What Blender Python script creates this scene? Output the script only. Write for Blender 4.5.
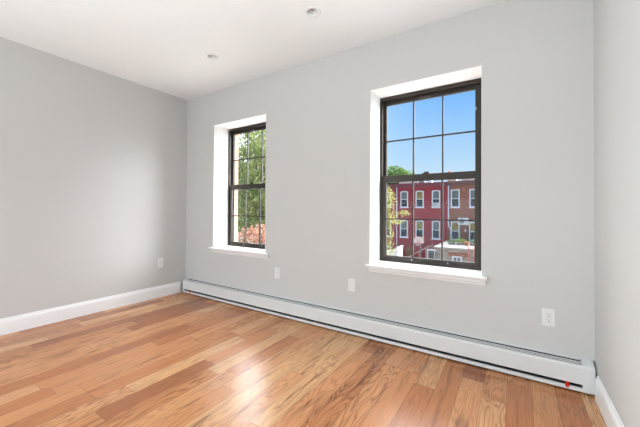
import bpy, bmesh, math, random
from mathutils import Vector, Matrix
rnd = random.Random(7)
C = bpy.context.scene.collection
for o in list(bpy.data.objects): bpy.data.objects.remove(o)
sc = bpy.context.scene
PI = math.pi

# ------------------------------------------------------------------ camera
cam = bpy.data.cameras.new('camera'); co = bpy.data.objects.new('camera', cam); C.objects.link(co)
cam.sensor_width = 36.0; cam.lens = 303.054*36/640; cam.shift_y = -6.053/640; cam.clip_end = 500; cam.clip_start = .02
cr = Vector((.84163357, .54001629, .00594542)); cu = Vector((.000472638, -.0117455744, .999930907)); cf = Vector((-.54004881, .84157261, .0101407))
M3 = Matrix((cr, cu, -cf)).transposed()
co.matrix_world = Matrix.Translation((3.7703, -2.495, 1.1028)) @ M3.to_4x4()
sc.camera = co

# ------------------------------------------------------------------ sky, sun, added fill lights at the rear of the room, exposure
sc.view_settings.view_transform = 'Standard'; sc.view_settings.look = 'None'
sc.view_settings.gamma = 1; sc.view_settings.use_curve_mapping = False
sc.view_settings.exposure = 0.0
HAZE = 10.0          # radiance of the added bright upper sky
SUN = 6.0
REAR = 84; SIDE = 17; UPL = 48; BGS = 1.0; EXPO = 0.0
K = 2.3; EL = math.radians(40)
S = Vector((K, 1, math.tan(EL)*math.sqrt(1+K*K))).normalized()
W_ = bpy.data.worlds.new('sky'); sc.world = W_; W_.use_nodes = True
nt = W_.node_tree; N = nt.nodes; L = nt.links; N.clear()
tc = N.new('ShaderNodeTexCoord'); sp = N.new('ShaderNodeSeparateXYZ'); L.new(tc.outputs['Generated'], sp.inputs[0])
rb = N.new('ShaderNodeValToRGB'); L.new(sp.outputs['Z'], rb.inputs[0])
cr_ = rb.color_ramp; cr_.elements[0].position = 0.0; cr_.elements[0].color = (.68, .84, .96, 1)
cr_.elements[1].position = .33; cr_.elements[1].color = (.20, .50, .98, 1)
e = cr_.elements.new(.11); e.color = (.57, .79, .97, 1)
e = cr_.elements.new(.20); e.color = (.40, .67, .98, 1)
mr = N.new('ShaderNodeMapRange'); L.new(sp.outputs['Z'], mr.inputs[0]); mr.inputs[1].default_value = .36; mr.inputs[2].default_value = .52
mr.interpolation_type = 'SMOOTHSTEP'
nz = N.new('ShaderNodeTexNoise'); nz.inputs['Scale'].default_value = 2.5; nz.inputs['Detail'].default_value = 4; L.new(tc.outputs['Generated'], nz.inputs['Vector'])
cl = N.new('ShaderNodeMapRange'); L.new(nz.outputs[0], cl.inputs[0]); cl.inputs[1].default_value = .3; cl.inputs[2].default_value = .7; cl.inputs[3].default_value = HAZE*.75; cl.inputs[4].default_value = HAZE*1.25
cc = N.new('ShaderNodeVectorMath'); cc.operation = 'SCALE'; cc.inputs[0].default_value = (.96, .97, 1.0); L.new(cl.outputs[0], cc.inputs['Scale'])
def mrange(src, a, b_):
    q = N.new('ShaderNodeMapRange'); q.interpolation_type = 'SMOOTHSTEP'; L.new(src, q.inputs[0]); q.inputs[1].default_value = a; q.inputs[2].default_value = b_; return q.outputs[0]
def mop(op, a, b_):
    q = N.new('ShaderNodeMath'); q.operation = op; L.new(a, q.inputs[0]); L.new(b_, q.inputs[1]); return q.outputs[0]
# bright upper sky added on the sun's side to light floor and walls
hazef = mop('MULTIPLY', mr.outputs[0], mrange(sp.outputs['Y'], -.05, .25))
mx = N.new('ShaderNodeMix'); mx.data_type = 'RGBA'; L.new(hazef, mx.inputs['Factor']); L.new(rb.outputs[0], mx.inputs['A']); L.new(cc.outputs[0], mx.inputs['B'])
# glare of the sky round the sun
GLOW = 5.0; FILL_LOBE = 34.0
dt = N.new('ShaderNodeVectorMath'); dt.operation = 'DOT_PRODUCT'; L.new(tc.outputs['Generated'], dt.inputs[0]); dt.inputs[1].default_value = S
cp = N.new('ShaderNodeMath'); cp.operation = 'MAXIMUM'; L.new(dt.outputs['Value'], cp.inputs[0]); cp.inputs[1].default_value = 0
pw = N.new('ShaderNodeMath'); pw.operation = 'POWER'; L.new(cp.outputs[0], pw.inputs[0]); pw.inputs[1].default_value = 7
gl = mop('MULTIPLY', pw.outputs[0], mrange(sp.outputs['Z'], .16, .30))
gs = N.new('ShaderNodeVectorMath'); gs.operation = 'SCALE'; gs.inputs[0].default_value = (GLOW*.98, GLOW, GLOW*1.02); L.new(gl, gs.inputs['Scale'])
ga = N.new('ShaderNodeVectorMath'); ga.operation = 'ADD'; L.new(mx.outputs['Result'], ga.inputs[0]); L.new(gs.outputs[0], ga.inputs[1])
# two bright sky lobes added to light the side walls through the windows
def fill_lobe(az, el, power, strength, prev):
    az, el = math.radians(az), math.radians(el)
    d = N.new('ShaderNodeVectorMath'); d.operation = 'DOT_PRODUCT'; L.new(tc.outputs['Generated'], d.inputs[0]); d.inputs[1].default_value = (math.sin(az)*math.cos(el), math.cos(az)*math.cos(el), math.sin(el))
    c = N.new('ShaderNodeMath'); c.operation = 'MAXIMUM'; L.new(d.outputs['Value'], c.inputs[0]); c.inputs[1].default_value = 0
    p = N.new('ShaderNodeMath'); p.operation = 'POWER'; L.new(c.outputs[0], p.inputs[0]); p.inputs[1].default_value = power
    g = N.new('ShaderNodeVectorMath'); g.operation = 'SCALE'; g.inputs[0].default_value = (strength*.97, strength*.99, strength*1.03); L.new(p.outputs[0], g.inputs['Scale'])
    a = N.new('ShaderNodeVectorMath'); a.operation = 'ADD'; L.new(prev, a.inputs[0]); L.new(g.outputs[0], a.inputs[1]); return a.outputs[0]
FILL_LOBE2 = 9.0
tot_ = fill_lobe(-62, 32, 16, FILL_LOBE2, fill_lobe(50, 18, 28, FILL_LOBE, ga.outputs[0]))
bg = N.new('ShaderNodeBackground'); L.new(tot_, bg.inputs[0]); bg.inputs[1].default_value = BGS
wo = N.new('ShaderNodeOutputWorld'); L.new(bg.outputs[0], wo.inputs[0])

sl = bpy.data.lights.new('sun', 'SUN'); sl.energy = SUN; sl.angle = math.radians(.6); sl.color = (1, .95, .86)
so = bpy.data.objects.new('sun', sl); C.objects.link(so); so.rotation_euler = S.to_track_quat('Z', 'Y').to_euler(); so.location = S*40

def area(name, loc, target, sx, sy, power, color=(1, 1, 1), spread=180):
    l = bpy.data.lights.new(name, 'AREA'); l.shape = 'RECTANGLE'; l.size = sx; l.size_y = sy; l.energy = power; l.spread = math.radians(spread); l.color = color
    o = bpy.data.objects.new(name, l); C.objects.link(o); o.location = loc
    o.rotation_euler = (Vector(loc)-Vector(target)).to_track_quat('Z', 'Y').to_euler(); return o
area('rear_fill', (2.0, -4.8, .72), (2.0, 0, .5), 3.9, 1.3, REAR, (.82, .96, 1.06))  # added fill panel before the solid rear wall, no window there
area('rear_up_fill', (2.8, -3.4, 1.1028), (2.8, -3.0, 3), 2.4, 1.2, UPL, (.81, .955, 1.03), 138)  # added upward fill for the ceiling, no such lamp in the room
area('side_fill', (.06, -3.4, 1.4), (4.18, -1.15, 1.25), 1.6, 1.5, SIDE, (.88, .98, 1.02), 48)  # added fill on the windowless wall, aimed at the opposite wall

# ------------------------------------------------------------------ materials
def mat(name, col, rough=.6, metal=0.0, spec=.5, noise=0, nscale=20, bump=0, coat=0):
    m = bpy.data.materials.new(name); m.use_nodes = True; n = m.node_tree; b = n.nodes['Principled BSDF']
    b.inputs['Base Color'].default_value = (*col, 1); b.inputs['Roughness'].default_value = rough; b.inputs['Metallic'].default_value = metal
    b.inputs['Specular IOR Level'].default_value = spec; b.inputs['Coat Weight'].default_value = coat
    if noise or bump:
        t = n.nodes.new('ShaderNodeTexCoord'); z = n.nodes.new('ShaderNodeTexNoise'); z.inputs['Scale'].default_value = nscale; z.inputs['Detail'].default_value = 5
        n.links.new(t.outputs['Object'], z.inputs['Vector'])
        if noise:
            r = n.nodes.new('ShaderNodeValToRGB'); n.links.new(z.outputs[0], r.inputs[0])
            r.color_ramp.elements[0].position = .3; r.color_ramp.elements[1].position = .7
            r.color_ramp.elements[0].color = (*[max(0, c*(1-noise)) for c in col], 1); r.color_ramp.elements[1].color = (*[min(1, c*(1+noise)) for c in col], 1)
            n.links.new(r.outputs[0], b.inputs['Base Color'])
        if bump:
            bp = n.nodes.new('ShaderNodeBump'); bp.inputs['Strength'].default_value = bump; bp.inputs['Distance'].default_value = .002
            n.links.new(z.outputs[0], bp.inputs['Height']); n.links.new(bp.outputs[0], b.inputs['Normal'])
    return m
def brickmat(name, c1, c2, mortar, scale=1.0, axis='XZ'):
    m = mat(name, c1, .9); n = m.node_tree; b = n.nodes['Principled BSDF']
    t = n.nodes.new('ShaderNodeTexCoord'); s = n.nodes.new('ShaderNodeSeparateXYZ'); c = n.nodes.new('ShaderNodeCombineXYZ')
    n.links.new(t.outputs['Object'], s.inputs[0])
    ad = n.nodes.new('ShaderNodeMath'); n.links.new(s.outputs['X'], ad.inputs[0]); n.links.new(s.outputs['Y'], ad.inputs[1])
    n.links.new(ad.outputs[0], c.inputs['X']); n.links.new(s.outputs['Z'], c.inputs['Y'])
    k = n.nodes.new('ShaderNodeTexBrick'); n.links.new(c.outputs[0], k.inputs['Vector'])
    k.inputs['Color1'].default_value = (*c1, 1); k.inputs['Color2'].default_value = (*c2, 1); k.inputs['Mortar'].default_value = (*mortar, 1)
    k.inputs['Scale'].default_value = scale; k.inputs['Brick Width'].default_value = .22; k.inputs['Row Height'].default_value = .075; k.inputs['Mortar Size'].default_value = .012
    z = n.nodes.new('ShaderNodeTexNoise'); z.inputs['Scale'].default_value = 3.2; z.inputs['Detail'].default_value = 5; z.inputs['Roughness'].default_value = .7; n.links.new(t.outputs['Object'], z.inputs['Vector'])
    mr = n.nodes.new('ShaderNodeMapRange'); n.links.new(z.outputs[0], mr.inputs[0]); mr.inputs[1].default_value = .3; mr.inputs[2].default_value = .7; mr.inputs[3].default_value = .55; mr.inputs[4].default_value = 1.35
    v = n.nodes.new('ShaderNodeVectorMath'); v.operation = 'SCALE'; n.links.new(k.outputs[0], v.inputs[0]); n.links.new(mr.outputs[0], v.inputs['Scale'])
    n.links.new(v.outputs[0], b.inputs['Base Color']); return m
def floormat():
    m = mat('oak_planks', (.5, .24, .1), .2, spec=.5); n = m.node_tree; b = n.nodes['Principled BSDF']; l = n.links
    def nd(t, **k):
        x = n.nodes.new(t)
        for a, v in k.items(): setattr(x, a, v)
        return x
    def mth(op, a, b_=None, c=None):
        x = nd('ShaderNodeMath', operation=op)
        for i, q in enumerate((a, b_, c)):
            if q is None: continue
            if isinstance(q, (int, float)): x.inputs[i].default_value = q
            else: l.new(q, x.inputs[i])
        return x.outputs[0]
    t = nd('ShaderNodeTexCoord'); s = nd('ShaderNodeSeparateXYZ'); l.new(t.outputs['Object'], s.inputs[0])
    x, y = s.outputs['X'], s.outputs['Y']
    WD = .1255
    u = mth('DIVIDE', mth('ADD', x, .035), WD); row = mth('FLOOR', u); fu = mth('SUBTRACT', u, row)
    wn = nd('ShaderNodeTexWhiteNoise', noise_dimensions='1D'); l.new(row, wn.inputs['W'])
    wn2 = nd('ShaderNodeTexWhiteNoise', noise_dimensions='1D'); l.new(mth('ADD', row, 71.3), wn2.inputs['W'])
    ln = mth('MULTIPLY_ADD', wn2.outputs[0], .6, .62)
    v = mth('ADD', mth('DIVIDE', y, ln), mth('MULTIPLY', wn.outputs[0], 37.0)); col = mth('FLOOR', v); fv = mth('SUBTRACT', v, col)
    cid = nd('ShaderNodeCombineXYZ'); l.new(row, cid.inputs[0]); l.new(col, cid.inputs[1])
    w3 = nd('ShaderNodeTexWhiteNoise', noise_dimensions='3D'); l.new(cid.outputs[0], w3.inputs['Vector'])
    pid = w3.outputs['Value']
    sep = nd('ShaderNodeSeparateColor'); l.new(w3.outputs['Color'], sep.inputs[0])
    ramp = nd('ShaderNodeValToRGB'); l.new(pid, ramp.inputs[0]); R = ramp.color_ramp
    cols = [(0, (.38, .135, .055)), (.15, (.50, .188, .070)), (.42, (.61, .260, .104)), (.68, (.67, .305, .130)), (.88, (.71, .365, .165)), (1, (.74, .42, .20))]
    R.elements[0].position = 0; R.elements[0].color = (*cols[0][1], 1); R.elements[1].position = 1; R.elements[1].color = (*cols[-1][1], 1)
    for p, c in cols[1:-1]:
        e = R.elements.new(p); e.color = (*c, 1)
    # cathedral grain: contour lines of a long stretched noise, different on every plank
    gv = nd('ShaderNodeCombineXYZ'); l.new(mth('MULTIPLY', x, 11.0), gv.inputs[0]); l.new(mth('MULTIPLY', y, 1.5), gv.inputs[1]); l.new(mth('MULTIPLY', pid, 90.0), gv.inputs[2])
    gn = nd('ShaderNodeTexNoise'); gn.inputs['Scale'].default_value = 1; gn.inputs['Detail'].default_value = 1.5; l.new(gv.outputs[0], gn.inputs['Vector'])
    rings = mth('SINE', mth('MULTIPLY', gn.outputs[0], 95.0)); rings = mth('POWER', mth('MULTIPLY_ADD', rings, .5, .5), 2.2)
    amp = mth('MULTIPLY', sep.outputs[1], .55)
    g1 = mth('MULTIPLY', rings, amp)
    # fine streaks
    fvx = nd('ShaderNodeCombineXYZ'); l.new(mth('MULTIPLY', x, 150.0), fvx.inputs[0]); l.new(mth('MULTIPLY', y, 5.0), fvx.inputs[1]); l.new(mth('MULTIPLY', pid, 40.0), fvx.inputs[2])
    fn = nd('ShaderNodeTexNoise'); fn.inputs['Scale'].default_value = 1; fn.inputs['Detail'].default_value = 3; l.new(fvx.outputs[0], fn.inputs['Vector'])
    g2 = mth('MULTIPLY', mth('SUBTRACT', fn.outputs[0], .42), .95)
    # dark mineral streaks on some planks
    dv = nd('ShaderNodeCombineXYZ'); l.new(mth('MULTIPLY', x, 22.0), dv.inputs[0]); l.new(mth('MULTIPLY', y, 2.2), dv.inputs[1]); l.new(mth('MULTIPLY', pid, 60.0), dv.inputs[2])
    dn = nd('ShaderNodeTexNoise'); dn.inputs['Scale'].default_value = 1; dn.inputs['Detail'].default_value = 3; l.new(dv.outputs[0], dn.inputs['Vector'])
    dk = nd('ShaderNodeMapRange'); l.new(dn.outputs[0], dk.inputs[0]); dk.inputs[1].default_value = .55; dk.inputs[2].default_value = .76; dk.inputs[3].default_value = 0; dk.inputs[4].default_value = .75
    tot = mth('ADD', mth('ADD', g1, g2), dk.outputs[0])
    mx = nd('ShaderNodeMix', data_type='RGBA'); l.new(tot, mx.inputs['Factor']); l.new(ramp.outputs[0], mx.inputs['A']); mx.inputs['B'].default_value = (.17, .06, .022, 1); mx.clamp_factor = True
    # seams
    su = mth('MULTIPLY', mth('MINIMUM', fu, mth('SUBTRACT', 1.0, fu)), WD); sv = mth('MULTIPLY', mth('MINIMUM', fv, mth('SUBTRACT', 1.0, fv)), ln)
    sm = mth('MINIMUM', su, sv)
    sr = nd('ShaderNodeMapRange'); l.new(sm, sr.inputs[0]); sr.inputs[1].default_value = .0005; sr.inputs[2].default_value = .0022; sr.inputs[3].default_value = .6; sr.inputs[4].default_value = 0
    m2 = nd('ShaderNodeMix', data_type='RGBA'); l.new(sr.outputs[0], m2.inputs['Factor']); l.new(mx.outputs['Result'], m2.inputs['A']); m2.inputs['B'].default_value = (.10, .035, .012, 1)
    l.new(m2.outputs['Result'], b.inputs['Base Color'])
    rn = mth('MULTIPLY_ADD', fn.outputs[0], .1, .20); l.new(rn, b.inputs['Roughness'])
    bp = nd('ShaderNodeBump'); bp.inputs['Strength'].default_value = .12; bp.inputs['Distance'].default_value = .0006
    h = mth('SUBTRACT', mth('MULTIPLY', gn.outputs[0], .3), sr.outputs[0]); l.new(h, bp.inputs['Height']); l.new(bp.outputs[0], b.inputs['Normal'])
    return m
def glassmat(name, tint=(1, 1, 1), ior=1.15):
    m = bpy.data.materials.new(name); m.use_nodes = True; n = m.node_tree; n.nodes.clear()
    t = n.nodes.new('ShaderNodeBsdfTransparent'); t.inputs[0].default_value = (*tint, 1); g = n.nodes.new('ShaderNodeBsdfGlossy'); g.inputs['Roughness'].default_value = .01
    lw = n.nodes.new('ShaderNodeLayerWeight'); lw.inputs[0].default_value = .5
    pw = n.nodes.new('ShaderNodeMath'); pw.operation = 'POWER'; n.links.new(lw.outputs['Facing'], pw.inputs[0]); pw.inputs[1].default_value = 5
    f = n.nodes.new('ShaderNodeMath'); f.operation = 'MULTIPLY_ADD'; n.links.new(pw.outputs[0], f.inputs[0]); f.inputs[1].default_value = .96; f.inputs[2].default_value = ((ior-1)/(ior+1))**2
    x = n.nodes.new('ShaderNodeMixShader'); o = n.nodes.new('ShaderNodeOutputMaterial')
    n.links.new(f.outputs[0], x.inputs[0]); n.links.new(t.outputs[0], x.inputs[1]); n.links.new(g.outputs[0], x.inputs[2]); n.links.new(x.outputs[0], o.inputs[0]); return m
def leafmat(name, c1, c2, c3):
    m = bpy.data.materials.new(name); m.use_nodes = True; n = m.node_tree; n.nodes.clear()
    t = n.nodes.new('ShaderNodeTexCoord'); z = n.nodes.new('ShaderNodeTexNoise'); z.inputs['Scale'].default_value = 2.3; z.inputs['Detail'].default_value = 6; z.inputs['Roughness'].default_value = .75
    n.links.new(t.outputs['Object'], z.inputs['Vector']); r = n.nodes.new('ShaderNodeValToRGB'); n.links.new(z.outputs[0], r.inputs[0])
    R = r.color_ramp; R.elements[0].position = .34; R.elements[0].color = (*c1, 1); R.elements[1].position = .66; R.elements[1].color = (*c3, 1); e = R.elements.new(.5); e.color = (*c2, 1)
    d = n.nodes.new('ShaderNodeBsdfDiffuse'); tr = n.nodes.new('ShaderNodeBsdfTranslucent'); x = n.nodes.new('ShaderNodeMixShader'); x.inputs[0].default_value = .4
    o = n.nodes.new('ShaderNodeOutputMaterial'); n.links.new(r.outputs[0], d.inputs[0]); n.links.new(r.outputs[0], tr.inputs[0])
    n.links.new(d.outputs[0], x.inputs[1]); n.links.new(tr.outputs[0], x.inputs[2]); n.links.new(x.outputs[0], o.inputs[0]); return m

M = dict(
    wall=mat('wall_paint', (.583, .573, .555), .85, spec=.2, bump=.04, nscale=160),
    ceil=mat('ceiling_paint', (.88, .895, .895), .9, spec=.2),
    trim=mat('white_trim_paint', (.86, .86, .86), .35),
    reveal=mat('reveal_paint', (.90, .895, .88), .6, spec=.3),
    heater=mat('heater_enamel', (.69, .70, .695), .38, bump=.02, nscale=90),
    slot=mat('slot_shade', (.015, .013, .012), .8),  # near-black colour standing in for shade inside the heater
    copper=mat('copper_pipe', (.5, .22, .1), .35, .9),
    fin=mat('aluminium_fin', (.35, .35, .36), .4, .8),
    red=mat('red_plastic', (.6, .015, .01), .4),
    plate=mat('white_plastic', (.74, .74, .73), .35),
    bronze=mat('dark_bronze', (.024, .018, .012), .5, .2, noise=.15, nscale=12),
    bronze2=mat('bronze_bar', (.024, .018, .012), .55, .1),
    glass=glassmat('clear_glass'),
    canwhite=mat('downlight_white', (.84, .85, .85), .4), canin=mat('downlight_baffle', (.76, .76, .73), .5), lens=mat('downlight_lens', (.62, .62, .60), .3),
    brickjamb=brickmat('brick_jamb', (.30, .17, .12), (.36, .22, .16), (.36, .30, .25)),
    redpaint=mat('red_painted_brick', (.36, .048, .056), .85, noise=.07, nscale=1.2),
    brick=brickmat('brown_brick', (.27, .075, .045), (.44, .155, .09), (.30, .18, .13)),
    cornice=mat('cornice_red', (.24, .075, .09), .8), cornice2=mat('cornice_brown', (.2, .12, .11), .8),
    white=mat('white_painted_wood', (.72, .73, .75), .6), stone=mat('pale_stone', (.6, .47, .42), .9, noise=.2, nscale=2),
    farglass=mat('dark_window_glass', (.05, .06, .065), .12), blind=mat('window_blind', (.17, .18, .16), .7, noise=.25, nscale=3),
    amber=mat('amber_curtain', (.34, .25, .09), .8, noise=.3, nscale=2),
    door=mat('brown_door', (.25, .11, .06), .6), acw=mat('ac_casing', (.72, .72, .70), .5), dark=mat('dark_grille', (.05, .05, .05), .6),
    gwall=mat('weathered_wall', (.36, .31, .26), .9, noise=.3, nscale=2.5), groof=mat('roof_membrane', (.22, .21, .20), .8, noise=.1, nscale=2),
    ground=mat('yard_concrete', (.17, .165, .155), .95, noise=.25, nscale=.6), wood=mat('pale_timber', (.55, .40, .28), .7),
    cream=mat('cream_edging', (.50, .45, .38), .7), deck=mat('deck_floor', (.3, .28, .26), .9), pot=mat('terracotta', (.62, .19, .07), .8), steel=mat('steel_pole', (.3, .3, .32), .4, .6), wire=mat('wire_black', (.06, .06, .08), .6),
    hoopw=mat('backboard_white', (.75, .72, .7), .5), hoopr=mat('hoop_orange', (.65, .13, .04), .5), net=mat('net', (.7, .7, .7), .8),
    ladder=mat('pink_red_metal', (.55, .16, .13), .5), bark=mat('bark', (.16, .12, .09), .95, noise=.3, nscale=6),
    leafA=leafmat('leaf_mid_green', (.11, .155, .05), (.25, .31, .12), (.48, .50, .26)),
    leafB=leafmat('leaf_yellow_green', (.14, .17, .05), (.33, .34, .12), (.54, .48, .19)),
    leafC=leafmat('leaf_dark_green', (.05, .10, .025), (.10, .18, .05), (.2, .28, .08)),
    leafR=leafmat('leaf_reddish', (.24, .10, .07), (.42, .22, .16), (.5, .36, .26)),
    leafP=leafmat('leaf_pot_plant', (.08, .14, .03), (.2, .28, .06), (.5, .48, .10)),
    tar=mat('tar_roof', (.25, .24, .24), .9),
)

# ------------------------------------------------------------------ mesh helpers
class MB:
    def __init__(s): s.v = []; s.f = []
    def poly(s, pts):
        i = len(s.v); s.v += [tuple(p) for p in pts]; s.f.append(tuple(range(i, i+len(pts))))
    def box(s, a, b):
        x0, y0, z0 = a; x1, y1, z1 = b; i = len(s.v)
        s.v += [(x0, y0, z0), (x1, y0, z0), (x1, y1, z0), (x0, y1, z0), (x0, y0, z1), (x1, y0, z1), (x1, y1, z1), (x0, y1, z1)]
        s.f += [tuple(i+k for k in q) for q in ((0, 3, 2, 1), (4, 5, 6, 7), (0, 1, 5, 4), (1, 2, 6, 5), (2, 3, 7, 6), (3, 0, 4, 7))]
    def prism(s, prof, fn, t0, t1):           # closed 2-D profile swept from t0 to t1; fn(a, b, t) gives the point
        n = len(prof); i = len(s.v)
        s.v += [fn(a, b, t0) for a, b in prof]+[fn(a, b, t1) for a, b in prof]
        s.f += [(i+k, i+(k+1) % n, i+n+(k+1) % n, i+n+k) for k in range(n)]
        s.f += [tuple(i+k for k in range(n))[::-1], tuple(i+n+k for k in range(n))]
    def lathe(s, prof, c, axis='Z', n=32, cap=False):
        i = len(s.v); m = len(prof)
        for k in range(n):
            a = 2*PI*k/n
            for r, h in prof:
                d = {'Z': (r*math.cos(a), r*math.sin(a), h), 'Y': (r*math.cos(a), h, r*math.sin(a)), 'X': (h, r*math.cos(a), r*math.sin(a))}[axis]
                s.v.append(tuple(c[j]+d[j] for j in range(3)))
        for k in range(n):
            for j in range(m-1):
                s.f.append((i+k*m+j, i+((k+1) % n)*m+j, i+((k+1) % n)*m+j+1, i+k*m+j+1))
        if cap:
            s.f.append(tuple(i+k*m for k in range(n))[::-1]); s.f.append(tuple(i+k*m+m-1 for k in range(n)))
    def tube(s, pts, r, n=8, r1=None):
        r1 = r if r1 is None else r1; i = len(s.v); m = len(pts); pts = [Vector(p) for p in pts]
        for k, p in enumerate(pts):
            d = (pts[min(k+1, m-1)]-pts[max(k-1, 0)]).normalized(); a = d.orthogonal().normalized(); b = d.cross(a); q = r+(r1-r)*k/max(1, m-1)
            if k and (a.dot(pa) < .5):
                a = (pa-d*pa.dot(d)).normalized(); b = d.cross(a)
            pa = a
            for j in range(n):
                t = 2*PI*j/n; s.v.append(tuple(p+a*math.cos(t)*q+b*math.sin(t)*q))
        for k in range(m-1):
            for j in range(n): s.f.append((i+k*n+j, i+k*n+(j+1) % n, i+(k+1)*n+(j+1) % n, i+(k+1)*n+j))
        s.f.append(tuple(range(i, i+n))[::-1]); s.f.append(tuple(range(i+(m-1)*n, i+m*n)))
    def build(s, name, m, parent=None, bevel=0, smooth=False, fix=True):
        me = bpy.data.meshes.new(name); me.from_pydata(s.v, [], s.f); me.validate(); me.update()
        if fix:
            b = bmesh.new(); b.from_mesh(me); bmesh.ops.recalc_face_normals(b, faces=b.faces); b.to_mesh(me); b.free()
        me.materials.append(m); o = bpy.data.objects.new(name, me); C.objects.link(o)
        if parent:
            o.parent = parent
            off = Vector(parent.location); p2 = parent.parent
            while p2: off += Vector(p2.location); p2 = p2.parent
            me.transform(Matrix.Translation(-off))
        if smooth:
            for p in me.polygons: p.use_smooth = True
        if bevel:
            bv = o.modifiers.new('bevel', 'BEVEL'); bv.width = bevel; bv.segments = 2; bv.limit_method = 'ANGLE'; bv.angle_limit = math.radians(40)
        return o
def origin(o, loc):                            # move a top-level mesh's origin to its base
    loc = Vector(loc); o.data.transform(Matrix.Translation(-loc)); o.location = loc; return o
def thing(name, label, cat, loc, group=None):
    o = bpy.data.objects.new(name, None); C.objects.link(o); o.location = loc; o.empty_display_size = .1
    return tag(o, label, cat, group)
def tag(o, label, cat, group=None):
    o['label'] = label; o['category'] = cat
    if group: o['group'] = group
    return o
def struct(o, label=None):
    o['kind'] = 'structure'
    if label: o['label'] = label
    return o
def copy_tree(o, parent=None):
    c = o.copy(); C.objects.link(c); c.parent = parent
    for ch in [q for q in C.objects if q.parent == o]: copy_tree(ch, c)
    return c
def box1(name, a, b, m, parent=None, bevel=0):
    q = MB(); q.box(a, b); return q.build(name, m, parent, bevel)

# ------------------------------------------------------------------ room shell
W = 4.1859; H = 2.6; YR = -4.9; RV = .2275; YE = .40
WIN = [(2.6965, 3.5676), (.5727, 1.4509)]; ZS = .6339; ZT = 2.1713
q = MB(); q.box((-.1, YR-.1, -.08), (W+.1, .05, 0)); struct(q.build('floor', floormat()), 'glossy red oak plank floor running towards the window wall')
# ceiling with round holes for the two recessed lights
LIGHTS = [(2.49, -.62), (1.288, -.59)]; LR = .046
def ceiling():
    b = MB(); s = .15
    xs = sorted({-.1, W+.1}); y0, y1 = YR-.1, .05
    cuts = [(cx-s, cx+s, cy) for cx, cy in sorted(LIGHTS)]
    x = -.1
    for (a, c, cy) in cuts:
        b.poly([(x, y0, H), (x, y1, H), (a, y1, H), (a, y0, H)]); x = c
        b.poly([(a, y0, H), (a, cy-s, H), (c, cy-s, H), (c, y0, H)]); b.poly([(a, cy+s, H), (a, y1, H), (c, y1, H), (c, cy+s, H)])
        cx = (a+c)/2; n = 32
        def sq(t):
            u, v = math.cos(t), math.sin(t); k = s/max(abs(u), abs(v)); return (cx+u*k, cy+v*k, H)
        for k in range(n):
            t0, t1 = 2*PI*(k+.5)/n-PI/n, 2*PI*(k+1.5)/n-PI/n
            b.poly([(cx+LR*math.cos(t0), cy+LR*math.sin(t0), H), (cx+LR*math.cos(t1), cy+LR*math.sin(t1), H), sq(t1), sq(t0)])
            b.poly([(cx+LR*math.cos(t0), cy+LR*math.sin(t0), H), (cx+LR*math.cos(t1), cy+LR*math.sin(t1), H), (cx+LR*math.cos(t1), cy+LR*math.sin(t1), H+.12), (cx+LR*math.cos(t0), cy+LR*math.sin(t0), H+.12)])
    b.poly([(x, y0, H), (x, y1, H), (W+.1, y1, H), (W+.1, y0, H)])
    b.box((-.1, YR-.1, H+.12), (W+.1, .05, H+.2))
    return b.build('ceiling', M['ceil'], fix=False)
struct(ceiling(), 'plain white ceiling')
box_l = MB(); box_l.box((-.12, YR-.1, 0), (0, 0, H)); struct(box_l.build('wall_left', M['wall']), 'off-white wall with no windows and one outlet')
q = MB(); q.box((W, YR-.1, 0), (W+.12, 0, H)); struct(q.build('wall_right', M['wall']), 'plain off-white wall at the end of the heater')
q = MB(); q.box((0, YR-.1, 0), (W, YR, H)); struct(q.build('wall_rear', M['wall']), 'plain wall behind the viewer')
# window wall: face split round the two openings, reveals in trim white, brick outer leaf
def window_wall():
    b = MB(); (a0, a1), (c0, c1) = WIN[1], WIN[0]
    def leaf(bb, y0, y1, e, zb=0, zt=H+.2, xl=-.12, xr=W+.12):
        bb.box((xl, y0, zb), (a0+e, y1, zt)); bb.box((a1-e, y0, zb), (c0+e, y1, zt)); bb.box((c1-e, y0, zb), (xr, y1, zt))
        for p, r in ((a0, a1), (c0, c1)):
            bb.box((p+e, y0, zb), (r-e, y1, ZS-.004)); bb.box((p+e, y0, ZT-e), (r-e, y1, zt))
    leaf(b, 0, RV+.02, -.002)
    w = struct(b.build('wall_back', M['wall']), 'off-white wall with two deep window openings')
    o = MB(); leaf(o, RV+.02, YE, 0, -4.8, 3.6, -3.5, W+4); struct(o.build('wall_outer', M['brickjamb']), 'brick outer face of the window wall')
window_wall()

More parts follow.
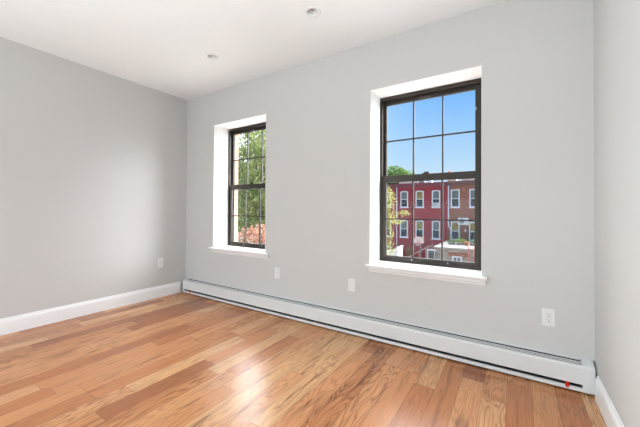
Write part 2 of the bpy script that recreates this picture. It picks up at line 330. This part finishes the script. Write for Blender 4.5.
def ring(b, x0, x1, z0, z1, l, r, bt, tp, y0, y1):
    b.box((x0, y0, z0), (x0+l, y1, z1)); b.box((x1-r, y0, z0), (x1, y1, z1)); b.box((x0+l, y0, z0), (x1-r, y1, z0+bt)); b.box((x0+l, y0, z1-tp), (x1-r, y1, z1))
def window(idx, x0, x1, sill):
    e = bpy.data.objects.new('window_%d' % idx, None); C.objects.link(e); e.location = (x0, RV, ZS); struct(e, ['', 'larger-looking double-hung window looking onto the rowhouses', 'double-hung window filled with tree leaves'][idx])
    # plaster reveal: thin liner boards on the three inner faces of the opening
    b = MB(); b.box((x0-.002, .0, ZS), (x0, RV+.02, ZT)); b.box((x1, .0, ZS), (x1+.002, RV+.02, ZT)); b.box((x0-.002, .0, ZT), (x1+.002, RV+.02, ZT+.002)); b.build('reveal', M['reveal'], e)
    # inner sill board with rounded nose and a cove moulding under it
    l, r = sill; b = MB(); T = ZS
    pr = [(-.036, T-.022), (-.042, T-.016), (-.043, T-.009), (-.040, T-.003), (-.034, T), (.0, T), (.0, T-.026), (-.03, T-.026)]
    b.prism(pr, lambda a, z, t: (t, a, z), l, r); b.box((x0, 0, T-.02), (x1, RV+.02, T))
    b.prism([(-.030, T-.026), (-.028, T-.038), (-.020, T-.048), (-.014, T-.056), (-.013, T-.064), (0, T-.064), (0, T-.026)], lambda a, z, t: (t, a, z), l+.022, r-.012)
    b.build('window_sill', M['trim'], e)
    # outer bronze frame with stepped tracks
    b = MB(); ring(b, x0, x1, ZS, ZT, .022, .030, .022, .03, RV, RV+.085)
    ring(b, x0+.022, x1-.030, ZS+.022, ZT-.03, .010, .010, .004, .008, RV+.0385, RV+.0415); ring(b, x0+.022, x1-.030, ZS+.022, ZT-.03, .010, .010, .006, .010, RV+.0725, RV+.080)
    b.build('window_frame', M['bronze'], e, bevel=.002)
    def sash(name, z0, z1, y, bt, tp, sl, sr):
        s0, s1 = x0+.0225, x1-.0305
        b = MB(); ring(b, s0, s1, z0, z1, sl, sr, bt, tp, y, y+.030)
        so_ = b.build(name, M['bronze'], e, bevel=.003)
        g0, g1, gz0, gz1 = s0+sl, s1-sr, z0+bt, z1-tp
        b = MB(); b.box((g0-.005, y+.013, gz0-.005), (g1+.005, y+.017, gz1+.005)); b.build('glass_pane', M['glass'], so_)
        b = MB(); t = .0055
        for k in (1, 2):
            xm = g0+(g1-g0)*k/3; b.box((xm-t, y+.004, gz0), (xm+t, y+.026, gz1))
        zm = (gz0+gz1)/2; b.box((g0, y+.005, zm-t), (g1, y+.025, zm+t))
        b.build('muntin_bars', M['bronze2'], so_)
        return so_
    lo = sash('lower_sash', ZS+.022, 1.432, RV+.008, .032, .062, .036, .038)
    up = sash('upper_sash', 1.385, ZT-.03, RV+.042, .035, .036, .027, .037)
    b = MB(); xc = (x0+x1)/2-.02
    b.box((xc-.028, RV+.010, 1.432), (xc+.028, RV+.034, 1.440)); b.lathe([(0, 1.440), (.012, 1.440), (.012, 1.450), (0, 1.450)], (xc, RV+.022, 0), n=14); b.box((xc-.006, RV+.012, 1.440), (xc+.03, RV+.018, 1.449))
    b.build('sash_lock', M['bronze'], e)
    b = MB(); xc = x0+.40; b.box((xc-.05, RV+.026, ZT-.062), (xc+.05, RV+.042, ZT-.054)); b.box((xc-.05, RV+.024, ZT-.062), (xc+.05, RV+.028, ZT-.049)); b.build('sash_lift', M['bronze2'], up)
    b = MB(); b.box((x1-.064, RV+.030, 1.93), (x1-.056, RV+.042, 1.955)); b.build('tilt_latch', M['steel'], up)
    b = MB()
    for xs in (x0+.30, x1-.27): b.box((xs-.006, RV+.002, ZS+.026), (xs+.006, RV+.008, ZS+.038))
    b.build('sash_stop', M['steel'], lo)
    return e
window(1, *WIN[0], (2.668, 3.606)); window(2, *WIN[1], (.533, 1.522))

# baseboards: flat board with moulded cap
BP = [(0, 0), (.016, 0), (.016, .104), (.0145, .110), (.0155, .115), (.012, .122), (.008, .127), (.007, .138), (.004, .142), (0, .142)]
q = MB(); q.prism(BP, lambda a, z, t: (a, t, z), YR, -.080); struct(q.build('baseboard_left', M['trim']), 'white moulded baseboard along the wall without windows')
q = MB(); q.prism(BP, lambda a, z, t: (W-a, t, z), YR, -.100); struct(q.build('baseboard_right', M['trim']), 'white moulded baseboard on the wall by the heater end')

# ------------------------------------------------------------------ baseboard heater
def heater():
    X0, X1 = .060, 4.176; XS = 2.176; D = -.079
    t = thing('baseboard_heater', 'long white hydronic baseboard heater under both windows', 'heater', (X0, 0, 0))
    sw = lambda a_, z, q: (q, a_, z)
    b = MB(); b.box((X0, -.006, .006), (X1, 0, .183)); b.prism([(0, .1815), (-.017, .1815), (-.024, .1815), (-.024, .1830), (-.017, .185), (0, .188)], sw, X0+.028, X1-.058); b.build('back_plate', M['heater'], t)
    # front cover in two lengths with a joint
    prof = [(D, .055), (D, .155), (D+.002, .162), (D+.008, .167), (D+.008, .1645), (D+.0035, .160), (D+.002, .154), (D+.002, .058), (D+.010, .061), (D+.010, .0585), (D+.003, .055)]
    for a, c in ((X0+.02, XS-.001), (XS+.001, X1-.04)):
        b = MB(); b.prism(prof, sw, a, c); b.build('front_cover', M['heater'], t)
    b = MB(); b.prism([(D-.0006, .054), (D-.0006, .155), (D+.0016, .1625), (D+.008, .1675), (D+.008, .165), (D+.002, .155), (D+.002, .054)], sw, XS-.022, XS+.022); b.build('joint_strip', M['heater'], t)
    # louvre blades of the top outlet
    b = MB()
    for y, z in ((-.067, .1645), (-.055, .1695), (-.043, .1745)):
        b.prism([(y, z-.001), (y+.0102, z+.0009), (y+.0102, z+.0019), (y, z)], sw, X0+.05, X1-.055)
    b.build('louvre_blades', M['heater'], t)
    b = MB(); b.box((X0+.02, D+.002, .013), (X1-.02, D+.0035, .033)); b.box((X0+.02, D+.0035, .010), (X1-.02, -.006, .013)); b.prism([(D+.002, .033), (D+.006, .034), (D+.008, .034), (D+.0035, .031)], sw, X0+.02, X1-.02); b.build('bottom_lip', M['heater'], t)
    b = MB(); b.box((X0+.02, -.010, .014), (X1-.02, -.0065, .1815)); b.box((X0+.03, -.066, .060), (X1-.05, -.012, .062)); b.box((X0+.03, -.069, .146), (X1-.05, -.012, .148)); b.build('inner_shade_sheets', M['slot'], t)  # black sheets that put the shade of the heater's hollow into colour
    b = MB(); b.tube([(X0+.02, -.038, .100), (X1-.02, -.038, .100)], .011, 10); b.build('pipe', M['copper'], t, smooth=True)
    b = MB(); x = X0+.25
    while x < X1-.3:
        b.box((x, -.066, .070), (x+.003, -.014, .140)); x += .02
    b.build('fins', M['fin'], t)
    cap = [(0, .014), (D-.001, .014), (D-.001, .152), (D+.001, .161), (D+.007, .168), (D+.018, .1735), (-.03, .1815), (0, .1885)]
    for a, c in ((X1-.058, X1), (X0, X0+.030)):
        b = MB(); b.prism(cap, sw, a, c); b.build('end_cap', M['heater'], t, bevel=.002)
    for xa, z0, z1 in ((4.045, .020, .056), (.216, .020, .056)):
        b = MB(); b.box((xa-.009, D-.002, z0), (xa+.009, D+.006, z1)); b.box((xa-.006, D+.004, z0), (xa+.006, -.040, z0+.006)); o = b.build('shipping_clip', M['red'], t, bevel=.002); o['label'] = 'small red clip in the bottom slot'
heater()

# ------------------------------------------------------------------ wall plates
def plate_frame(t, w=.072, h=.115, hole=True):
    b = MB(); b.box((-w/2, -.006, -h/2), (w/2, 0, h/2)); return b.build('cover_plate', M['plate'], t, bevel=.003)
def P0(o):
    o.location = (0, 0, 0); return o
def plate(kind, label, loc, rot=0, cat='outlet', name='wall_outlet'):
    t = thing(name, label, cat, (0, 0, 0)); plate_frame(t)
    if kind == 'outlet':
        b = MB(); b.box((-.0165, -.0085, -.0335), (.0165, -.006, .0335)); r = b.build('receptacle', M['plate'], t, bevel=.0015)
        b = MB()
        for z in (-.019, .013):
            b.box((-.008, -.0092, z+.004), (-.0062, -.0084, z+.012)); b.box((.0062, -.0092, z+.004), (.008, -.0084, z+.012)); b.lathe([(0, -.0092), (.0032, -.0092), (.0032, -.0084)], (0, 0, z-.005), 'Y', 12)
        b.build('socket_slots', M['dark'], r)
        b = MB(); b.box((-.005, -.0093, -.0045), (.005, -.0083, -.001)); b.box((-.005, -.0093, .001), (.005, -.0083, .0045)); b.build('test_buttons', M['plate'], r)
    if kind == 'jack':
        b = MB(); b.box((-.0165, -.0085, -.0335), (.0165, -.006, .0335)); r = b.build('insert', M['plate'], t, bevel=.0015)
        b = MB(); b.box((-.006, -.0095, -.024), (.006, -.0083, -.013)); b.build('jack_port', M['canin'], r)
    for z in (-.048, .048):
        b = MB(); b.lathe([(0, -.0072), (.0028, -.0072), (.0034, -.006)], (0, 0, z), 'Y', 12); b.build('screw', M['canwhite'], t)
    t.location = loc; t.rotation_euler = (0, 0, rot); return t
plate('outlet', 'white electrical outlet with dark slots at the heater end of the window wall', (3.958, 0, .41))
plate('blank', 'blank white cover plate on the wall beside the sill of the rowhouse-view window', (2.52, 0, .425), cat='wall plate', name='blank_wall_plate')
plate('jack', 'white jack plate below the sill corner of the leafy window', (1.63, 0, .431), cat='wall plate', name='jack_wall_plate')
plate('outlet', 'small white outlet on the windowless wall above its baseboard', (0, -.353, .43), rot=PI/2)

# ------------------------------------------------------------------ recessed lights
def downlight(label, x, y):
    t = thing('recessed_downlight', label, 'ceiling light', (x, y, H), 'recessed downlights in the ceiling')
    b = MB(); b.lathe([(.0415, .0), (.043, -.004), (.052, -.0055), (.061, -.004), (.0635, 0)], (x, y, H), n=40); b.build('trim_ring', M['canwhite'], t, smooth=True)
    b = MB(); b.lathe([(.0425, -.002), (.041, .015), (.038, .04), (.034, .058)], (x, y, H), n=40); b.build('baffle', M['canin'], t, smooth=True)
    b = MB(); b.lathe([(0, .052), (.02, .054), (.0325, .058)], (x, y, H), n=32); b.build('lens', M['lens'], t, smooth=True)
downlight('larger unlit recessed ceiling light, nearer the rowhouse-view window', *LIGHTS[0])
downlight('smaller-looking unlit recessed ceiling light, nearer the windowless wall', *LIGHTS[1])

# ------------------------------------------------------------------ outside: ground and houses
GZ = -4.8; FY = 28.5
q = MB(); q.box((-60, YE, GZ-.2), (40, 70, GZ)); struct(q.build('ground', M['ground']), 'concrete yards between the houses')
q = MB(); q.box((-3.5, YE, -1.62), (W+4, 5.2, -1.5)); q.box((-3.5, 5.05, GZ), (W+4, 5.2, -1.62)); struct(q.build('bounce_roof', mat('bounce_roof_pale', (.62, .61, .58), .7, noise=.06, nscale=2)), 'added pale flat roof below the windows, unseen, bouncing daylight up')  # added out of view to bounce sunlight onto reveals and ceiling
def house_window(par, x0, x1, z0, z1, arch=.07, amber=False, y=FY):
    f = MB(); w = .10; n = 6; d = .09
    # white frame with a low arched head
    top = lambda u, e: z1-e-arch+arch*math.sin(PI*u)**.8 if arch else z1-e
    outer = [(x0, z0)]+[(x0+(x1-x0)*k/n, top(k/n, 0)) for k in range(n+1)]+[(x1, z0)]
    inner = [(x0+w, z0+w)]+[(x0+w+(x1-x0-2*w)*k/n, top(k/n, w)) for k in range(n+1)]+[(x1-w, z0+w)]
    m = len(outer); i = len(f.v)
    f.v += [(a, y-d, z) for a, z in outer]+[(a, y-d, z) for a, z in inner]+[(a, y+.02, z) for a, z in outer]+[(a, y+.02, z) for a, z in inner]
    for k in range(m):
        j = (k+1) % m
        f.f += [(i+k, i+j, i+m+j, i+m+k), (i+m+k, i+m+j, i+3*m+j, i+3*m+k), (i+k, i+2*m+k, i+2*m+j, i+j)]
    zm = (z0+z1)/2-.02; f.box((x0+w, y-d+.02, zm-.035), (x1-w, y+.02, zm+.035)); f.box((x0-.06, y-d-.05, z0-.07), (x1+.06, y+.02, z0))
    o = f.build('window', M['white'], par)
    b = MB(); b.box((x0+w, y-.03, z0+w), (x1-w, y-.01, zm)); b.build('lower_pane', M['farglass'], o)
    b = MB(); b.v += [(a, y-.02, max(z, zm)) for a, z in inner]; b.f.append(tuple(range(m))); b.build('upper_pane', M['amber'] if amber else M['blind'], o)
    return o
def rowhouse(name, label, x0, x1, wallm, corn, wins, zt=3.86, group=None):
    t = thing(name, label, 'house', (x0, FY, GZ), 'rowhouses across the yards')
    box1('wall', (x0, FY, GZ), (x1, FY+11, zt), wallm, t)
    b = MB(); b.prism([(0, zt-.38), (-.06, zt-.36), (-.10, zt-.26), (-.10, zt-.16), (-.22, zt-.1), (-.26, zt+.02), (-.26, zt+.06), (.3, zt+.06), (.3, zt-.38)], lambda a, z, q: (q, FY+a, z), x0, x1)
    k = x0+.25
    while k < x1-.2:
        b.box((k, FY-.2, zt-.30), (k+.08, FY, zt-.1)); k += .55
    b.build('cornice', corn, t)
    box1('roof', (x0, FY+.3, zt), (x1, FY+11, zt+.05), M['tar'], t)
    for w in wins: house_window(t, *w)
    return t
ZA, ZB = (1.47, 3.16), (-1.60, .17)
h = rowhouse('rowhouse', 'red-painted rowhouse with white arched windows behind the basketball hoop', -6.62, -1.66, M['redpaint'], M['cornice'],
    [(-6.18, -5.40, *ZA), (-4.62, -3.83, *ZA, .07, True), (-3.05, -2.28, *ZA), (-6.22, -5.40, *ZB), (-4.63, -3.83, *ZB, .07, True), (-3.04, -2.28, *ZB)])
box1('basement_window', (-6.22, FY-.05, -3.25), (-5.78, FY+.02, -2.58), M['farglass'], h)
box1('basement_door', (-5.62, FY-.06, -4.75), (-4.95, FY+.02, -2.62), M['door'], h)
box1('band', (-6.53, FY-.03, -2.42), (-1.66, FY+.01, -2.34), M['cornice'], h)
b = MB(); b.tube([(-6.55, FY-.1, 3.6), (-6.55, FY-.1, GZ+.1)], .055, 8); b.build('downspout', M['white'], h, smooth=True)
b = MB(); b.box((-2.95, FY-.45, 1.55), (-2.4, FY-.02, 1.92)); a_ = b.build('window_air_conditioner', M['acw'], h)
b = MB()
for k in range(5): b.box((-2.9, FY-.46, 1.6+k*.055), (-2.45, FY-.448, 1.62+k*.055))
b.build('grille', M['dark'], a_)
h = rowhouse('rowhouse', 'red rowhouse partly hidden by yellow-green leaves, beyond the white downspout', -11.5, -6.625, M['redpaint'], M['cornice'],
    [(-7.96, -7.18, *ZA), (-9.5, -8.72, *ZA), (-7.96, -7.18, *ZB), (-9.5, -8.72, *ZB), (-7.96, -7.18, -4.3, -2.5)], zt=3.80)
h = rowhouse('rowhouse', 'brown brick rowhouse with white square windows and roof deck', -1.64, 4.2, M['brick'], M['cornice2'],
    [(-1.32, -.55, 1.47, 3.16, 0), (.27, 1.05, 1.47, 3.16, 0), (1.9, 2.7, 1.47, 3.16, 0), (-1.32, -.55, -1.60, .14, 0, True), (.24, 1.0, -1.60, .14, 0, True), (1.9, 2.7, -1.6, .14, 0)], zt=3.90)
rowhouse('rowhouse', 'plain brick rowhouse further along past the brown brick one', 4.22, 10.2, M['brick'], M['cornice2'], [(x, x+.78, z0, z1, 0) for x in (4.8, 6.6, 8.4) for z0, z1 in (ZA, ZB)], zt=3.9)
rowhouse('rowhouse', 'red rowhouse at the far end of the row behind the trees', -17.5, -11.53, M['redpaint'], M['cornice'], [(x, x+.78, z0, z1) for x in (-16.9, -15.2, -13.4) for z0, z1 in (ZA, ZB)], zt=3.8)
d = box1('door', (-.50, FY-.06, -1.75), (.06, FY+.02, -.12), M['door'], h); box1('door_window', (-.12, FY-.08, -.8), (.0, FY-.05, -.55), M['white'], d)
b = MB(); b.tube([(-1.52, FY-.1, 3.55), (-1.52, FY-.1, -.2), (-1.44, FY-.12, -.42), (-1.30, FY-.12, -.60), (-1.30, FY-.12, -1.55)], .06, 8); b.build('downspout', M['white'], h, smooth=True)
# roof blocks and pipe behind the cornice
def chimney(name, label, x0, x1, z1, m, pots=0, y0=30.2):
    t = thing(name, label, 'chimney', (x0, y0, 3.95)); box1('stack', (x0, y0, 3.95), (x1, y0+.8, z1), m, t); box1('cap', (x0-.06, y0-.06, z1), (x1+.06, y0+.86, z1+.08), M['stone'], t)
    for k in range(pots):
        b = MB(); b.lathe([(.09, z1+.08), (.075, z1+.34)], ((x0+x1)/2+(k-(pots-1)/2)*.25, y0+.4, 0), n=12, cap=True); b.build('chimney_pot', M['pot'], t)
chimney('chimney', 'pale wide low chimney above the leafier part of the red rowhouses', -6.9, -5.0, 4.30, M['stone'])
chimney('chimney', 'dark low chimney block in the middle of the red roofline', -4.75, -4.25, 4.35, M['tar'])
chimney('chimney', 'white low chimney block over the middle of the red rowhouse', -3.9, -3.5, 4.40, M['white'])
chimney('chimney', 'pale stone chimney block with one clay pot where red and brown roofs meet', -1.9, -1.1, 4.45, M['stone'], 0)
chimney('chimney', 'pale pinkish parapet block on the brown brick roof', -.6, .6, 4.36, M['stone'])
b = MB(); b.lathe([(.07, 0), (.07, .95), (.11, .95), (.11, 1.1), (.05, 1.15)], (-1.62, 29.5, 3.95), n=12, cap=True); b.lathe([(.12, 0), (.08, .12)], (-1.62, 29.5, 3.93), n=12)
tag(origin(b.build('vent_pipe', M['pot'], smooth=True), (-1.62, 29.5, 3.9)), 'thin reddish vent pipe rising above the roofline against the sky', 'pipe')
# outdoor condenser on the brick wall
t = thing('outdoor_condenser', 'white air conditioner box mounted on brown brick wall over the deck door', 'air conditioner', (-.22, FY, -.15))
box1('casing', (-.64, FY-.42, -.06), (.22, FY, .50), M['acw'], t, .02)
b = MB(); b.lathe([(0, -.005), (.19, -.005), (.21, .0)], (-.32, FY-.42, .2), 'Y', 24); f = b.build('fan_grille', M['dark'], t)
b = MB(); b.lathe([(.10, -.010), (.12, -.010)], (-.32, FY-.42, .2), 'Y', 24); b.lathe([(0, -.012), (.04, -.012)], (-.32, FY-.42, .2), 'Y', 16); b.build('fan_hub', M['acw'], f)
box1('bracket', (-.68, FY-.36, -.16), (.26, FY, -.06), M['acw'], t)
# garage extension in front of the brick house, with flat roof used as a deck
t = thing('garage', 'low weathered garage with pale flat roof edge below the brick house', 'garage', (-1.28, 22, GZ))
box1('wall', (-1.28, 22, GZ), (4.0, FY-.3, -1.74), M['gwall'], t)
box1('roof', (-1.42, 21.86, -1.74), (4.1, FY-.3, -1.60), M['groof'], t)
b = MB(); b.box((-1.42, 21.84, -1.70), (4.1, 21.86, -1.60)); b.box((-1.44, 21.84, -1.70), (-1.42, FY-.3, -1.60)); b.build('roof_edging', M['cream'], t)
box1('brick_panel', (-.48, 21.97, -2.22), (.98, 22.01, -1.96), M['brick'], t)
b = MB(); ring(b, -.16, .52, -2.85, -2.23, .11, .11, .1, .11, 21.93, 22.01); b.box((.16, 21.94, -2.75), (.2, 22, -2.34)); f = b.build('window', M['white'], t); box1('pane', (-.05, 21.99, -2.75), (.41, 22.0, -2.34), M['farglass'], f)
b = MB()
for k in range(4): b.box((.03+k*.1, 21.95, -2.75), (.05+k*.1, 21.98, -2.34))
b.build('window_bars', M['white'], f)
# small annex between garage and red house
t = thing('white_doorway', 'white-framed glass doorway beside the garage in the red yard', 'doorway', (-2.45, 25, GZ))
b = MB(); ring(b, -2.72, -1.45, GZ, -2.22, .12, .12, .1, .14, 25, 25.12); b.box((-2.1, 25.02, GZ), (-2.02, 25.1, -2.3)); b.build('frame', M['white'], t); box1('pane', (-2.6, 25.05, GZ+.1), (-1.57, 25.07, -2.36), M['blind'], t)
# ladder against the garage
t = thing('ladder', 'pinkish red ladder leaning on the weathered garage wall', 'ladder', (1.15, 21.5, GZ))
for x in (.97, 1.33):
    b = MB(); b.tube([(x, 21.2, GZ), (x, 21.75, -1.25)], .03, 8); b.build('rail', M['ladder'], t)
for k in range(9):
    f_ = (k+.7)/9.6; y = 21.2+.55*f_; z = GZ+(GZ*-1-1.25)*f_
    b = MB(); b.tube([(.97, y, z), (1.33, y, z)], .018, 6); b.build('rung', M['ladder'], t)
# basketball hoop
t = thing('basketball_hoop', 'basketball hoop with white half-round backboard on a pole in the yard', 'basketball hoop', (-3.15, 24.6, GZ))
n = 14; pr = [(-.44, -1.66)]+[(-.44*math.cos(PI*k/n), -1.42+.33*math.sin(PI*k/n)**.8) for k in range(n+1)]+[(.44, -1.66)]
b = MB(); b.prism(pr, lambda a, z, q: (-3.15+a, q, z), 24.0, 24.05); bb = b.build('backboard', M['hoopw'], t)
b = MB(); b.tube([(-3.15+a*1.0, 23.99, z) for a, z in pr]+[(-3.15+pr[0][0], 23.99, pr[0][1])], .022, 6); b.build('backboard_edge', M['hoopr'], bb)
b = MB(); ring(b, -3.27, -3.03, -1.52, -1.30, .02, .02, .02, .02, 23.98, 24.0); b.build('target_square', M['hoopr'], bb)
b = MB(); b.tube([(-3.15+.22*math.cos(a), 23.75+.22*math.sin(a), -1.56) for a in [2*PI*k/20 for k in range(21)]], .016, 6); b.build('rim', M['hoopr'], t)
b = MB()
for k in range(12):
    a = 2*PI*k/12; b.tube([(-3.15+.22*math.cos(a), 23.75+.22*math.sin(a), -1.56), (-3.15+.12*math.cos(a+.5), 23.75+.12*math.sin(a+.5), -1.85)], .006, 4)
b.build('net', M['net'], t)
b = MB(); b.tube([(-3.15, 24.6, GZ), (-3.15, 24.6, -1.9), (-3.15, 24.06, -1.45)], .05, 8); b.build('pole', M['steel'], t, smooth=True)
# stair with a pale handrail going up to the deck
t = thing('outdoor_stair', 'outdoor stair with pale sloping handrail in front of the red wall', 'stair', (-4.5, 26, GZ))
b = MB(); b.tube([(-4.9, 26, -3.38), (-2.35, 26, -1.86)], .04, 8); b.build('handrail', M['wood'], t)
b = MB(); b.prism([(-4.9, GZ+.05), (-4.9, GZ+.3), (-2.35, -2.75), (-2.35, -3.0)], lambda a, z, q: (a, q, z), 26, 26.06); b.build('stringer', M['door'], t)
for k in range(5):
    x = -4.8+k*.58; z = -3.36+(x+4.9)*.596; b = MB(); b.box((x-.025, 25.98, z-1.15), (x+.025, 26.03, z)); b.build('baluster', M['wood'], t)
for k in range(8):
    x = -4.75+k*.31; z = GZ+.25+(k*.31)*.6; b = MB(); b.box((x-.14, 26.06, z-.03), (x+.14, 26.9, z+.01)); b.build('tread', M['wood'], t)
# white shed roof / fence in the next yard
t = thing('white_shed', 'white shed with sloping roof edge at the foot of the leafy house', 'shed', (-4.4, 20, GZ))
b = MB(); b.prism([(-5.6, GZ), (-5.6, -2.28), (-4.6, -2.12), (-3.95, -1.86), (-3.66, -1.66), (-3.66, GZ)], lambda a, z, q: (a, q, z), 20, 21.2); b.build('walls', M['white'], t)
b = MB(); b.prism([(-5.65, -2.30), (-5.65, -2.22), (-4.6, -2.06), (-3.95, -1.80), (-3.62, -1.58), (-3.62, -1.66), (-3.95, -1.88), (-4.6, -2.13)], lambda a, z, q: (a, q, z), 19.9, 21.3); b.build('roof', M['acw'], t)
# utility wire
b = MB(); b.tube([(-6+k*.7, 20, -1.56+.0045*(k-2)**2*1.0+.02*k) for k in range(13)], .012, 5); tag(origin(b.build('utility_wire', M['wire']), (-6, 20, -1.5)), 'thin dark wire strung level across the yard by the hoop', 'wire')

# ------------------------------------------------------------------ plants
def leaves(name, par, m, blobs, n, size, seed, dens=1.0):
    r = random.Random(seed); b = MB(); tot = sum((a*c*d) for _, (a, c, d) in blobs)
    for (cx, cy, cz), (a, c, d) in blobs:
        k = int(n*a*c*d/tot)
        for _ in range(k):
            while True:
                x, y, z = (r.uniform(-1, 1) for _ in range(3)); q = x*x+y*y+z*z
                if q < 1 and r.random() < .25+.75*q: break
            p = Vector((cx+a*x, cy+c*y, cz+d*z)); s = size*r.uniform(.6, 1.3)
            nrm = Vector((r.gauss(0, 1), r.gauss(0, 1), r.gauss(.5, 1))).normalized(); u = nrm.orthogonal().normalized(); u.rotate(Matrix.Rotation(r.uniform(0, 6.28), 3, nrm)); v = nrm.cross(u)
            b.poly([p-u*s, p-u*s*.2+v*s*.42, p+u*s*.55+v*s*.3, p+u*s, p+u*s*.55-v*s*.3, p-u*s*.2-v*s*.42])
    return b.build(name, m, par, fix=False)
def tree(name, label, base, trunk_top, blobs, m, n, size, seed, tr=.16, cat='tree', group=None, extra=()):
    t = thing(name, label, cat, base, group); r = random.Random(seed+100)
    p0, p1 = Vector(base), Vector(trunk_top); b = MB()
    b.tube([p0, p0.lerp(p1, .35)+Vector((.08, .05, 0)), p0.lerp(p1, .7)-Vector((.06, 0, 0)), p1], tr, 10, tr*.45); tk = b.build('trunk', M['bark'], t, smooth=True)
    b = MB()
    for c, rr in blobs:
        s = p0.lerp(p1, r.uniform(.55, .98)); c = Vector(c); mid = s.lerp(c, .5)+Vector((0, 0, .15*(c-s).length))
        b.tube([s, mid, c], tr*.35, 6, tr*.08)
        for _ in range(4):
            e = c+Vector((rr[0]*r.uniform(-.8, .8), rr[1]*r.uniform(-.8, .8), rr[2]*r.uniform(-.5, .9))); b.tube([mid.lerp(c, .6), e], tr*.12, 5, tr*.03)
    b.build('branches', M['bark'], t)
    leaves('leaves', t, m, blobs, n, size, seed)
    for i, (mm, bl, nn, ss) in enumerate(extra): leaves('leaves', t, mm, bl, nn, ss, seed+50+i)
    return t
# leafy window: a close tree, one behind it and a reddish shrub low down
tree('leafy_tree', 'sunlit green tree filling the view of the smaller window', (-7.2, 9.0, GZ), (-7.1, 9.0, 3.4),
     [((-7.6, 9, 1.2), (1.5, 1.4, 1.3)), ((-6.2, 9.2, 2.0), (1.4, 1.4, 1.3)), ((-7.6, 9.3, 3.3), (1.5, 1.4, 1.3)), ((-5.7, 9, .7), (1.1, 1.2, 1.0)), ((-8.8, 9.3, 2.3), (1.3, 1.3, 1.4)), ((-6.6, 9.2, 4.5), (1.5, 1.3, 1.3)), ((-8.4, 9.3, 5.2), (1.3, 1.3, 1.2)), ((-8.7, 9.2, .0), (1.2, 1.2, 1.1))], M['leafA'], 9500, .105, 3, .17)
tree('leafy_tree', 'paler yellow-green tree standing behind the sunlit green tree', (-12.5, 14.5, GZ), (-12.3, 14.5, 3.5),
     [((-13, 14.5, 1.2), (2.2, 1.8, 2.0)), ((-11, 14.6, 2.4), (2.1, 1.8, 1.9)), ((-13, 14.7, 4.6), (2.2, 1.8, 1.8)), ((-10.2, 14.4, .4), (1.8, 1.6, 1.6)), ((-11, 14.6, 5.6), (1.8, 1.8, 1.4)), ((-15, 14.6, 3), (1.8, 1.6, 2))], M['leafB'], 8000, .15, 5, .2)
tree('red_leaf_shrub', 'tall shrub with pinkish brown leaves low in the smaller window', (-4.9, 6.6, GZ), (-4.8, 6.6, -.3),
     [((-4.85, 6.5, -.05), (.75, .6, .6)), ((-5.6, 6.7, -.2), (.8, .6, .6)), ((-4.6, 6.4, -1.2), (1.0, .7, .9)), ((-5.6, 6.7, -1.5), (1.0, .7, .9))], M['leafR'], 3200, .075, 8, .07, 'shrub')
# view of the rowhouses: slim tree close at the frame edge and a far crown over the roofs
tree('slim_tree', 'slim yellow-green tree at the edge of the rowhouse view', (-1.75, 12.0, GZ), (-1.45, 12.0, 2.0),
     [((-1.5, 12, 1.7), (.36, .4, .62)), ((-1.42, 12, .75), (.34, .4, .5)), ((-1.55, 12, -.1), (.30, .4, .5)), ((-.72, 12, .98), (.34, .3, .17)), ((-1.0, 12.1, .62), (.3, .3, .14)), ((-1.42, 12, -.75), (.26, .35, .34))], M['leafB'], 600, .072, 12, .05)
tree('far_tree', 'round green treetop showing above the red rooflines', (-10.5, 41, GZ), (-10.4, 41, 5),
     [((-11.2, 41, 5.6), (2.2, 2, 2.2)), ((-9.4, 41, 5.4), (1.9, 2, 1.6)), ((-13, 41, 5.4), (2.2, 2, 1.9)), ((-8.2, 41, 4.9), (1.2, 1.5, 1.1))], M['leafC'], 5000, .2, 14, .25)
# deck plants on the garage roof
def deck_plant(label, x, y, w, hgt, m, seed):
    t = thing('deck_plant', label, 'plant', (x, y, -1.60), 'plants on the garage roof')
    b = MB(); b.lathe([(0, .0), (w*.40, 0), (w*.5, .16), (w*.42, .16), (w*.40, .12), (0, .12)], (x, y, -1.60), n=14); b.build('planter', M['deck'], t)
    b = MB(); r = random.Random(seed)
    for k in range(5): b.tube([(x, y, -1.48), (x+r.uniform(-.5, .5)*w, y+r.uniform(-.3, .3)*w, -1.5+hgt*r.uniform(.5, .9))], .01, 5)
    b.build('stems', M['bark'], t)
    leaves('leaves', t, m, [((x, y, -1.48+hgt*.5), (w*.62, w*.5, hgt*.5))], 170, .05, seed)
deck_plant('low green bushy plant on the garage roof below the white downspout', -.55, 24.2, .6, .28, M['leafC'], 21)
deck_plant('tall yellow-leaved plant on the garage roof before the deck door', .02, 24, .42, .50, M['leafP'], 22)
deck_plant('green plant beside the orange pot, towards the deck door', .30, 24.4, .4, .38, M['leafP'], 23)
deck_plant('dark green plant past the orange pot at the frame edge', 1.1, 24.3, .7, .42, M['leafC'], 24)
b = MB(); b.lathe([(0, 0), (.11, 0), (.16, .24), (.175, .24), (.175, .29), (.14, .29), (.13, .2), (0, .2)], (.60, 24, -1.60), n=20)
tag(origin(b.build('orange_pot', M['pot'], smooth=True), (.60, 24, -1.60)), 'round orange pot on the pale garage roof among green plants', 'pot')
